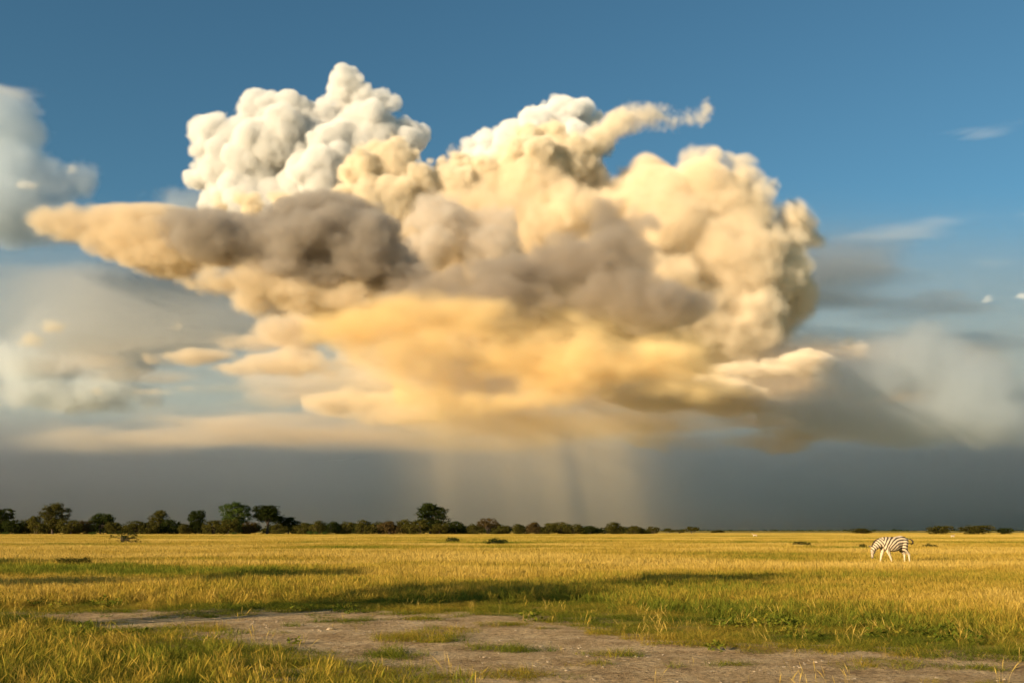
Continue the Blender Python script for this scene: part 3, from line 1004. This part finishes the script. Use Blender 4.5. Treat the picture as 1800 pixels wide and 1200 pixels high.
def grow(seeds, levels, n, ratio=(0.3, 0.55), out=0.8):
    rng = np.random.default_rng(int(abs(seeds[0][0]) + abs(seeds[-1][2])))
    alls, cur = list(seeds), list(seeds)
    for l in range(levels):
        nxt = []
        for (x, y, z, a, b, c) in cur:
            for k in range(n):
                d = rng.standard_normal(3)
                d /= np.linalg.norm(d)
                if d[2] < -0.35:
                    d[2] *= -1
                r = min(a, b, c) * rng.uniform(*ratio)
                nxt.append((x + d[0] * a * out, y + d[1] * b * out, z + d[2] * c * out, r, r, r))
        alls += nxt
        cur = nxt
    return alls

def inside(blobs, lo, shape, vox, pad=4):
    g = np.full(shape, -5000, np.float32)
    for (x, y, z, rx, ry, rz) in blobs:
        c = (np.array((x, y, z)) - lo) / vox
        R = np.array((rx, ry, rz))
        m = R.min()
        rr = R / vox * (1 + pad * vox / m) if m > pad * vox else R / vox + pad
        a = np.maximum(0, np.floor(c - rr)).astype(int)
        b = np.minimum(shape, np.ceil(c + rr) + 1).astype(int)
        if (b <= a).any():
            continue
        q = [((np.arange(a[k], b[k]) - c[k]) * vox / R[k]) ** 2 for k in range(3)]
        d = m * (1 - np.sqrt(q[0][:, None, None] + q[1][None, :, None] + q[2][None, None, :]))
        v = g[a[0]:b[0], a[1]:b[1], a[2]:b[2]]
        np.maximum(v, d, out=v)
    return g

def cloud_material(name, colour, density, aniso):
    m = bpy.data.materials.new(name)
    m.use_nodes = True
    nt = m.node_tree
    nt.nodes.remove(nt.nodes['Principled BSDF'])
    v = nt.nodes.new('ShaderNodeVolumePrincipled')
    v.inputs['Color'].default_value = (*colour, 1)
    v.inputs['Density'].default_value = density
    v.inputs['Anisotropy'].default_value = aniso
    nt.links.new(v.outputs[0], nt.nodes['Material Output'].inputs['Volume'])
    return m

def volume_object(name, dens, lo, vox, mat, label, group=None):
    shape = dens.shape
    me = bpy.data.meshes.new(name + '_samples')
    me.vertices.add(dens.size)
    av = me.attributes.new('samples', 'FLOAT', 'POINT')
    av.data.foreach_set('value', np.ascontiguousarray(dens.transpose(2, 1, 0), dtype=np.float32).ravel())
    samples = bpy.data.objects.new(name + '_samples', me)
    o = bpy.data.objects.new(name, bpy.data.volumes.new(name))
    col.objects.link(o)
    o.location = lo
    ng = bpy.data.node_groups.new(name, 'GeometryNodeTree')
    ng.interface.new_socket('Geometry', in_out='INPUT', socket_type='NodeSocketGeometry')
    ng.interface.new_socket('Geometry', in_out='OUTPUT', socket_type='NodeSocketGeometry')
    N, L = ng.nodes.new, ng.links.new
    N('NodeGroupInput')
    go = N('NodeGroupOutput')
    vc = N('GeometryNodeVolumeCube')
    for k, ax in enumerate('XYZ'):
        vc.inputs['Resolution ' + ax].default_value = int(shape[k])
    vc.inputs['Min'].default_value = (0, 0, 0)
    vc.inputs['Max'].default_value = [float((s - 1) * vox) for s in shape]
    pos, sep, sca = N('GeometryNodeInputPosition'), N('ShaderNodeSeparateXYZ'), N('ShaderNodeVectorMath')
    sca.operation = 'SCALE'
    sca.inputs['Scale'].default_value = 1 / vox
    L(pos.outputs[0], sca.inputs[0])
    L(sca.outputs[0], sep.inputs[0])

    def whole(s):
        n = N('FunctionNodeFloatToInt')
        n.rounding_mode = 'ROUND'
        L(s, n.inputs[0])
        return n.outputs[0]

    def imath(op, a, b):
        n = N('FunctionNodeIntegerMath')
        n.operation = op
        for k, v in enumerate((a, b)):
            if isinstance(v, int):
                n.inputs[k].default_value = v
            else:
                L(v, n.inputs[k])
        return n.outputs[0]
    ix, iy, iz = [whole(sep.outputs[k]) for k in range(3)]
    idx = imath('ADD', ix, imath('MULTIPLY', imath('ADD', iy, imath('MULTIPLY', iz, int(shape[1]))), int(shape[0])))
    oi, si, na = N('GeometryNodeObjectInfo'), N('GeometryNodeSampleIndex'), N('GeometryNodeInputNamedAttribute')
    oi.inputs['Object'].default_value = samples
    si.data_type = 'FLOAT'
    si.domain = 'POINT'
    na.data_type = 'FLOAT'
    na.inputs[0].default_value = 'samples'
    L(oi.outputs['Geometry'], si.inputs['Geometry'])
    L(na.outputs[0], si.inputs['Value'])
    L(idx, si.inputs['Index'])
    L(si.outputs[0], vc.inputs['Density'])
    sm = N('GeometryNodeSetMaterial')
    sm.inputs['Material'].default_value = mat
    L(vc.outputs[0], sm.inputs[0])
    L(sm.outputs[0], go.inputs[0])
    md = o.modifiers.new('density', 'NODES')
    md.node_group = ng
    o.data.materials.append(mat)
    tag(o, label, 'cloud', group)
    return o

def cloud(name, label, blobs, vox, colour, density, edge, n1=(700, 110, 4), n2=(2500, 120, 3), stretch=(1, 1, 1), aniso=-0.35,
          pad=400, fleck=0.0, group=None):
    global rng
    rng = np.random.default_rng(zlib.crc32(label.encode()))
    A = np.array(blobs)
    lo = (A[:, :3] - A[:, 3:]).min(0) - pad
    hi = (A[:, :3] + A[:, 3:]).max(0) + pad
    lo[2] = max(lo[2], 30)
    shape = np.ceil((hi - lo) / vox).astype(int)
    g = inside(blobs, lo, shape, vox, pad=max(3, int(pad / vox)))
    w = smooth(-pad, -0.2 * pad, g)
    g += w * (fbm(shape, vox, n1[0], n1[2], 0.66, stretch) * n1[1] + fbm(shape, vox, n2[0], n2[2], 0.5, stretch) * n2[1])
    d = smooth(edge[0], edge[1], g)
    if fleck:
        d *= np.clip(1 + fleck * fbm(shape, vox, n1[0], 4, 0.6, stretch), 0, 3)
    # nothing at the faces of the box
    for ax in range(3):
        r = np.minimum(np.arange(shape[ax]), np.arange(shape[ax])[::-1])
        s = [1, 1, 1]
        s[ax] = -1
        d *= np.clip(r / 3, 0, 1).reshape(s)
    d[d < 0.004] = 0
    return volume_object(name, d, lo, vox, cloud_material(name, colour, density, aniso), label, group)

WHITE, GOLD, AMBER = (1, 0.985, 0.96), (1, 0.905, 0.74), (1, 0.79, 0.43)  # gold and amber put the low sun's reddened light into the colour
PEACH, SLATE, ASH, TAN = (1, 0.84, 0.62), (0.82, 0.88, 0.92), (0.74, 0.69, 0.63), (0.88, 0.80, 0.70)  # sunlight and cloud shade are put into these cloud colours

# the white towers at the back
B = lambda Y, rows: [blob(r[0], r[1], r[2], r[3] if len(r) > 3 else None, Y) for r in rows]
tower = B(28000, [(614, 186, 36), (588, 210, 34), (652, 212, 34), (640, 225, 50), (468, 226, 38), (515, 240, 40), (500, 272, 66), (410, 262, 46), (368, 258, 26),
                  (590, 290, 78), (676, 280, 48), (722, 246, 20), (402, 318, 46), (455, 330, 58), (350, 312, 20), (560, 350, 80),
                  (480, 380, 70), (650, 390, 80)])
cloud('towering_cumulus', 'brilliant white cauliflower cumulus tower rising highest above the storm', grow(tower, 3, 9, (0.25, 0.72)), 34, WHITE, 0.007, (-40, 150), n1=(800, 150, 5))
tower = B(28500, [(960, 228, 34), (1012, 232, 34), (915, 262, 38), (980, 280, 60), (868, 292, 40), (1038, 262, 30), (950, 330, 80), (850, 340, 60)])
cloud('towering_cumulus', 'smaller white cumulus tower peeping over golden cauliflower heads', grow(tower, 3, 9, (0.25, 0.72)), 34, WHITE, 0.007, (-40, 150), n1=(800, 150, 5))

# the golden heads in front of them
heads = B(25000, [(690, 290, 58), (640, 322, 42), (738, 312, 46), (690, 355, 66), (620, 370, 50)])
cloud('cumulus_head', 'round glowing pale yellow cumulus head below the white tower', grow(heads, 3, 10), 36, GOLD, 0.010, (-40, 180))
heads = B(25500, [(972, 250, 26), (936, 272, 34), (895, 290, 34), (850, 312, 38), (1000, 285, 40), (935, 310, 70), (800, 330, 50)])
cloud('cumulus_head', 'lumpy golden cumulus heads under the smaller white tower', grow(heads, 3, 10), 40, GOLD, 0.012, (-40, 160))
heads = B(25500, [(1240, 308, 40), (1288, 318, 34), (1185, 335, 38), (1150, 372, 54), (1260, 392, 76), (1330, 400, 50), (1180, 440, 80), (1398, 412, 34), (1385, 455, 40), (1370, 500, 40), (1335, 550, 50), (1300, 590, 44), (1350, 350, 30)])
cloud('cumulus_head', 'soft golden cumulus head on the shoulder beside the open blue sky', grow(heads, 2, 10), 38, GOLD, 0.0030, (-120, 330), n1=(900, 260, 5), n2=(3000, 280, 3))
heads = B(25000, [(385, 362, 22), (420, 350, 18), (440, 368, 26), (500, 368, 30)])
cloud('cumulus_head', 'small golden cumulus puffs resting on the dark wedge cloud', grow(heads, 3, 9), 36, GOLD, 0.012, (-40, 160))

# the soft body of the storm, golden sunlight put into its colour
body = B(26500, [(900, 430, 190, 130), (1080, 430, 180, 120), (1250, 480, 150, 125), (1345, 490, 95, 110), (750, 450, 140, 100),
                 (1200, 570, 180, 80), (1000, 540, 280, 100), (1300, 570, 90, 70), (620, 480, 140, 70)])
cloud('storm_cloud', 'broad soft golden body of the storm cloud with smooth hazy folds', grow(body, 2, 9), 50, (1, 0.875, 0.68), 0.0032, (-140, 380), n1=(1100, 290, 5), n2=(5000, 350, 3), pad=600, fleck=0.25)
arm = strip([(1010, 275, 24), (1060, 235, 24), (1110, 206, 22), (1160, 206, 19), (1200, 214, 19), (1238, 200, 20)], 26000)
cloud('wispy_cloud', 'thin ragged golden arm of cloud reaching out over blue sky', grow(arm, 1, 6), 36, GOLD, 0.0035, (-60, 300), n1=(600, 170, 4), n2=(1500, 80, 3))

# clouds in front, the shade they lie in put into their colour
dark = B(17000, [(300, 394, 90, 16), (380, 402, 120, 28), (450, 415, 140, 44), (560, 432, 140, 58), (640, 458, 105, 54), (540, 372, 70, 26), (700, 478, 70, 38), (560, 480, 110, 40)])
cloud('shade_toned_cloud', 'long dark grey wedge of cloud with a ragged top edge', grow(dark, 2, 16, (0.3, 0.6)), 30, (0.66, 0.60, 0.53), 0.0045, (-50, 130), n1=(800, 190, 5), n2=(3000, 180, 3), stretch=(1.2, 1.2, 1), aniso=0.2)
dark = B(21000, [(780, 390, 90, 60), (740, 435, 100, 55), (840, 435, 60, 60)])
cloud('shade_toned_cloud', 'rounded tan grey cloud in the middle of the storm', grow(dark, 2, 12), 34, TAN, 0.004, (-40, 190), n1=(800, 190, 5), n2=(3000, 200, 3), aniso=0.05)
dark = B(16800, [(1080, 405, 56, 34), (1020, 448, 90, 44), (930, 480, 95, 42), (1105, 458, 46, 36), (890, 528, 180, 48), (1060, 535, 160, 46), (780, 525, 110, 36)])
cloud('shade_toned_cloud', 'ragged brown grey cloud bank hanging over the golden glow', grow(dark, 2, 14), 32, (0.67, 0.60, 0.52), 0.0032, (-60, 170), n1=(800, 210, 5), n2=(3000, 200, 3), stretch=(1.2, 1.2, 1), aniso=0.2)
wedge = B(17400, [(150, 388, 70, 11), (215, 398, 100, 19), (270, 425, 90, 26), (330, 455, 80, 26), (390, 500, 65, 28), (440, 530, 45, 26), (480, 500, 70, 36), (600, 525, 120, 40), (700, 545, 100, 38)])
cloud('sunlight_toned_cloud', 'slanting golden underside of the dark wedge cloud', grow(wedge, 1, 14), 30, (0.97, 0.84, 0.64), 0.0032, (-70, 130), n1=(800, 180, 5), n2=(3000, 120, 3), stretch=(1.25, 1.25, 1), pad=400, fleck=0.2)  # the wedge's sunlit underside, its warm light put into the colour

# the glow beneath and its layers, sunlight and shade put into their colours
base = B(27500, [(1250, 640, 200, 56), (1380, 655, 120, 50), (640, 680, 170, 36), (1150, 748, 200, 10), (600, 745, 200, 12), (1400, 735, 120, 16)])
cloud('storm_cloud', 'broad tan grey base of the storm spreading along its foot', grow(base, 1, 14), 60, TAN, 0.0012, (-350, 650), n1=(1100, 300, 5), n2=(4000, 320, 3), stretch=(2.5, 2.5, 1), pad=700, fleck=0.4)
glow = B(15500, [(900, 635, 150, 36), (1040, 650, 130, 38), (770, 625, 90, 28), (1150, 690, 80, 18), (860, 700, 100, 16), (960, 640, 170, 44), (650, 585, 60, 22), (900, 585, 120, 26), (1160, 640, 100, 34), (1230, 690, 80, 16), (800, 560, 90, 24)])
cloud('sunlight_toned_cloud', 'wide glowing amber base of the storm above the rain shaft', grow(glow, 1, 14), 30, AMBER, 0.0022, (-200, 240), n1=(750, 210, 5), n2=(3000, 200, 3), stretch=(1.5, 1.5, 1), pad=550, fleck=0.5)
for label, rows in (('layered peach cloud bank below the dark wedge cloud', [(440, 592, 60, 14), (500, 584, 70, 20), (570, 576, 60, 22), (430, 650, 50, 14), (520, 645, 110, 22), (640, 705, 80, 18), (620, 640, 60, 20), (330, 625, 50, 8), (250, 690, 60, 8), (330, 680, 50, 8), (690, 720, 60, 14)]),
                    ('layered peach cloud bank over the foot of the rain shaft', [(1200, 690, 120, 28), (1330, 715, 140, 20), (1300, 772, 130, 17), (1420, 640, 60, 12), (1330, 650, 70, 12), (1180, 770, 100, 18)])):
    cloud('layer_cloud', label, grow(B(22500, rows), 1, 16, (0.5, 0.9)), 36, (0.96, 0.84, 0.66), 0.0022, (-50, 130), n1=(700, 180, 5), n2=(2500, 150, 2), stretch=(2.2, 2.2, 1), pad=400, fleck=0.4, group='layer clouds')
for label, rows in (('thin dark grey cloud streaks among the layers below the wedge', [(400, 682, 140, 13), (490, 708, 100, 14), (650, 686, 80, 12), (240, 668, 100, 10)]),
                    ('thin dark grey cloud streaks beneath the amber cloud base', [(1310, 738, 200, 14), (1400, 690, 100, 15), (1230, 735, 100, 12)])):
    cloud('layer_cloud', label, grow(B(20500, rows), 1, 16, (0.5, 0.9)), 45, (0.75, 0.78, 0.78), 0.003, (-40, 220), n1=(800, 120, 4), n2=(2500, 90, 2), stretch=(4, 4, 1), aniso=0.3, group='layer clouds')

scud = grow(B(14600, [(790, 573, 22, 3), (835, 575, 18, 3), (900, 580, 20, 4), (730, 568, 9, 2.5)]), 1, 12, (0.6, 1.1))
cloud('small_cloud', 'thin dark scud shreds drifting before the amber glow', scud, 24, (0.60, 0.56, 0.52), 0.004, (-40, 90), n1=(300, 60, 5), n2=(900, 40, 2), stretch=(1.8, 1.8, 1), aniso=0.2, pad=200, group='small stray clouds')

# far clouds; the blue grey of shade is put into colour and scattering
far = B(31000, [(15, 215, 50), (55, 240, 42), (40, 300, 65), (100, 325, 48), (140, 318, 30), (20, 370, 85, 60), (120, 390, 110, 40), (260, 390, 110, 26), (330, 360, 70, 22)])
cloud('distant_cumulus', 'pale blue grey cumulus bank far off beside the blue sky gap', grow(far, 2, 10), 55, (0.86, 0.91, 0.95), 0.0022, (-80, 420), n1=(1000, 190, 5), n2=(4000, 220, 3), aniso=0.6, pad=450)
far = B(38000, [(100, 595, 80, 50), (60, 640, 110, 50), (190, 630, 80, 40), (110, 690, 150, 40)])
cloud('distant_cumulus', 'pale blue grey cumulus mound low over the dark rain bank', grow(far, 2, 10), 60, (0.90, 0.93, 0.94), 0.0018, (-90, 420), n1=(1200, 230, 5), n2=(5000, 300, 3), aniso=0.35, pad=500)
far = B(22000, [(1650, 625, 60), (1600, 640, 70, 60), (1530, 665, 80, 45), (1690, 680, 70, 60), (1775, 690, 45, 60), (1620, 735, 130, 40), (1585, 742, 44, 36), (1730, 745, 110, 40), (1450, 730, 90, 36)])
cloud('distant_cumulus', 'pale blue grey cumulus bank far off behind the zebra', grow(far, 2, 10), 60, (0.93, 0.965, 0.98), 0.0018, (-100, 420), n1=(900, 190, 5), n2=(3000, 220, 3), aniso=0.5, pad=400)
puffs = [('bright white cumulus cap on the far blue grey bank', 29500, WHITE, [(102, 284, 28, 22), (126, 298, 24, 24), (58, 324, 16, 12), (75, 300, 13, 11)]),
         ('small peach puffs over the far grey bank behind the zebra', 26000, GOLD, [(1410, 590, 16, 6), (1490, 612, 22, 9), (1520, 622, 26, 8), (1575, 636, 26, 6), (1450, 612, 14, 7)]),
         ('small peach puff low over the slate rain bank', 26000, GOLD, [(1550, 766, 14, 7), (1572, 762, 14, 9), (1390, 770, 18, 6)]),
         ('thin bright cloud rim just below the flat ice veil', 30000, WHITE, [(1738, 530, 6, 2.5), (1762, 526, 7, 3), (1798, 520, 7, 3)]),
         ('tiny peach puffs in the grey gap beside the wedge cloud', 26000, GOLD, [(316, 572, 14, 6), (296, 508, 16, 9), (340, 555, 10, 4), (146, 632, 16, 9), (95, 570, 18, 9), (50, 600, 16, 10)])]
for label, Y, c, rows in puffs:
    cloud('small_cloud', label, grow(B(Y, rows), 2, 10, (0.4, 0.7)), 30, c, 0.0026, (0, 230), n1=(500, 180, 5), n2=(1500, 100, 2), stretch=(1.8, 1.8, 1), group='small stray clouds')

# rain bank along the horizon and the veil over it
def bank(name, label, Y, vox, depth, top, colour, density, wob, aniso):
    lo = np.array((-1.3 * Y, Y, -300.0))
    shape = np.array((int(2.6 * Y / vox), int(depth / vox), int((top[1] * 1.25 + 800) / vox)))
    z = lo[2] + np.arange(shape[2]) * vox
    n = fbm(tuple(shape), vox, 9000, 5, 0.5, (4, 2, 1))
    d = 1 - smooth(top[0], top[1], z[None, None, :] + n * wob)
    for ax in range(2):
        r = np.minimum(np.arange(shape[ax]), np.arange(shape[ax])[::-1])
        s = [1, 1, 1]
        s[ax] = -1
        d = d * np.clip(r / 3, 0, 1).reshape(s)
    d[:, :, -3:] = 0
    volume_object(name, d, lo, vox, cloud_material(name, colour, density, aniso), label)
bank('rain_bank', 'shade-toned slate bank of rain cloud along the whole horizon', 48000.0, 240.0, 7000, (3800, 6800), (0.83, 0.83, 0.86), 0.0005, 420, 0.92)  # cloud shade on the bank is put into its colour and scattering
bank('cloud_veil', 'thin grey teal veil of cloud above the rain bank', 60000.0, 400.0, 8000, (9000, 22000), (0.86, 0.87, 0.86), 0.00026, 1500, 0.5)

def rain():
    vox = 70.0
    Y = 16500.0
    lo = np.array((at(600, 900, Y)[0], Y - 900.0, -70.0))
    hi = np.array((at(1330, 900, Y)[0], Y + 1200.0, at(900, 680, Y)[2]))
    shape = np.ceil((hi - lo) / vox).astype(int)
    X = lo[0] + np.arange(shape[0])[:, None] * vox
    Z = lo[2] + np.arange(shape[2])[None, :] * vox
    t_ = (hi[2] - Z) / hi[2]
    xc = at(960, 900, Y)[0]
    u = xc + (X - xc - 0.18 * hi[2] * t_) / (1 + 0.15 * t_)          # the streaks lean and fan out
    prof = rng.standard_normal(400)
    k = np.linspace(lo[0] - 3000, hi[0] + 1000, 400)
    sm = np.convolve(prof, np.hanning(19) / 9, 'same') * 0.75 + np.convolve(prof, np.hanning(71) / 35, 'same') * 1.8
    streak = np.interp(u, k, sm)
    xl, xr = at(760, 900, Y)[0], at(1100, 900, Y)[0]
    edge = smooth(xl - 1200, xl + 1200, u) * (1 - smooth(xr - 1100, xr + 1000, u))
    fall = 0.3 + 0.7 * smooth(0, hi[2], Z)
    d2 = edge * fall * np.clip(0.85 + 0.55 * streak, 0.40, 2.0) * (1 - smooth(hi[2] - 900, hi[2], Z))
    depth = np.clip(np.minimum(np.arange(shape[1]), np.arange(shape[1])[::-1]) / 6, 0, 1)
    d = d2[:, None, :] * depth[None, :, None]
    volume_object('rain_shaft', d, lo, vox, cloud_material('rain_shaft', (1, 0.84, 0.56), 0.00034, -0.25), 'slanting shaft of sunlit rain falling from the amber cloud base')  # the golden sunlight on the rain is put into its colour
rain()

def layer(name, label, x, y, Y, depth, vox, colour, density, aniso, scale, stretch, cover, core=None, bottom=25):
    """A broad thin layer between two photograph heights: bands of cloud with open gaps, soft at its edges."""
    global rng
    rng = np.random.default_rng(zlib.crc32(label.encode()))
    a, b = np.array(at(x[0], y[1], Y)), np.array(at(x[1], y[0], Y))
    lo = np.array((a[0], Y, max(40.0, a[2])))
    shape = np.ceil(np.array((b[0] - a[0], depth, b[2] - lo[2])) / vox).astype(int)
    n = fbm(tuple(shape), vox, scale, 6, 0.58, stretch)
    u = [(np.arange(k) + 0.5) / k * 2 - 1 for k in shape]
    if core:
        q = (u[0][:, None, None] ** 2 + u[2][None, None, :] ** 2) + 0.5 * u[1][None, :, None] ** 2
        m = np.exp(-q * core) - math.exp(-core)
        d = np.clip(m, 0, 1) * np.clip(0.8 + cover * n, 0.05, 2)
    else:
        m = smooth(1, 0.72, np.abs(u[0]))[:, None, None] * smooth(1, 0.5, np.abs(u[1]))[None, :, None] * (smooth(1, 0.45, u[2]) * smooth(-1, -0.6, u[2]))[None, None, :]
        d = m * smooth(cover - 0.2, cover + 0.45, n)
    d[d < 0.004] = 0
    return volume_object(name, d, lo, vox, cloud_material(name, colour, density, aniso), label)
layer('layer_cloud', 'broad dim grey layer cloud bands filling the sky behind the storm', (-160, 1960), (360, 790), 33000, 3500, 80, (0.90, 0.90, 0.89), 0.0011, 0.6, 1500, (6, 3, 1), 0.1)
layer('layer_cloud', 'low tan layer cloud bands under the storm along the rain bank', (-80, 1860), (570, 795), 24500, 2600, 55, (0.95, 0.86, 0.74), 0.0011, 0.2, 1000, (6, 3, 1), 0.3)
layer('sunlight_toned_cloud', 'luminous amber mist filling the storm foot above the rain', (430, 1420), (440, 800), 15600, 2200, 50, AMBER, 0.0012, -0.35, 1300, (1.8, 1.5, 1), 0.35, 2.6)  # added halo; the warm glow is put into its amber colour

# high ice cloud
ice = [('feathery white ice cloud cap over the far blue grey bank', 38000, strip([(-20, 165, 16), (40, 160, 16), (90, 162, 12), (160, 165, 6)], 38000) + strip([(30, 170, 14), (70, 188, 7)], 38000)),
       ('combed ice cloud streak rising in the clear blue sky', 38000, sum([strip([(1492 + 34 * k, 260 - 3 * k + (k % 3) * 5, 3), (1560 + 34 * k, 243 - 3 * k, 6), (1600 + 34 * k, 238 - 4 * k, 3)], 38000) for k in range(7)], [])),
       ('long flat ice cloud veil below the combed streak', 38000, sum([strip([(1470 + 20 * k, 428 - 6 * k, 3), (1600 + 14 * k, 414 - 7 * k, 7), (1850, 402 - 9 * k, 8)], 38000) for k in range(4)], []) + strip([(1680, 455, 4), (1760, 464, 8), (1830, 458, 10)], 38000))]
for label, Y, rows in ice:
    cloud('ice_cloud', label, rows, 50, WHITE, 0.0010 if 'feathery' in label else 0.0006, (-200, 420), n1=(600, 240, 5), n2=(2500, 200, 3), stretch=(6, 2, 1), aniso=-0.2, pad=500, fleck=0.8, group='high ice clouds')
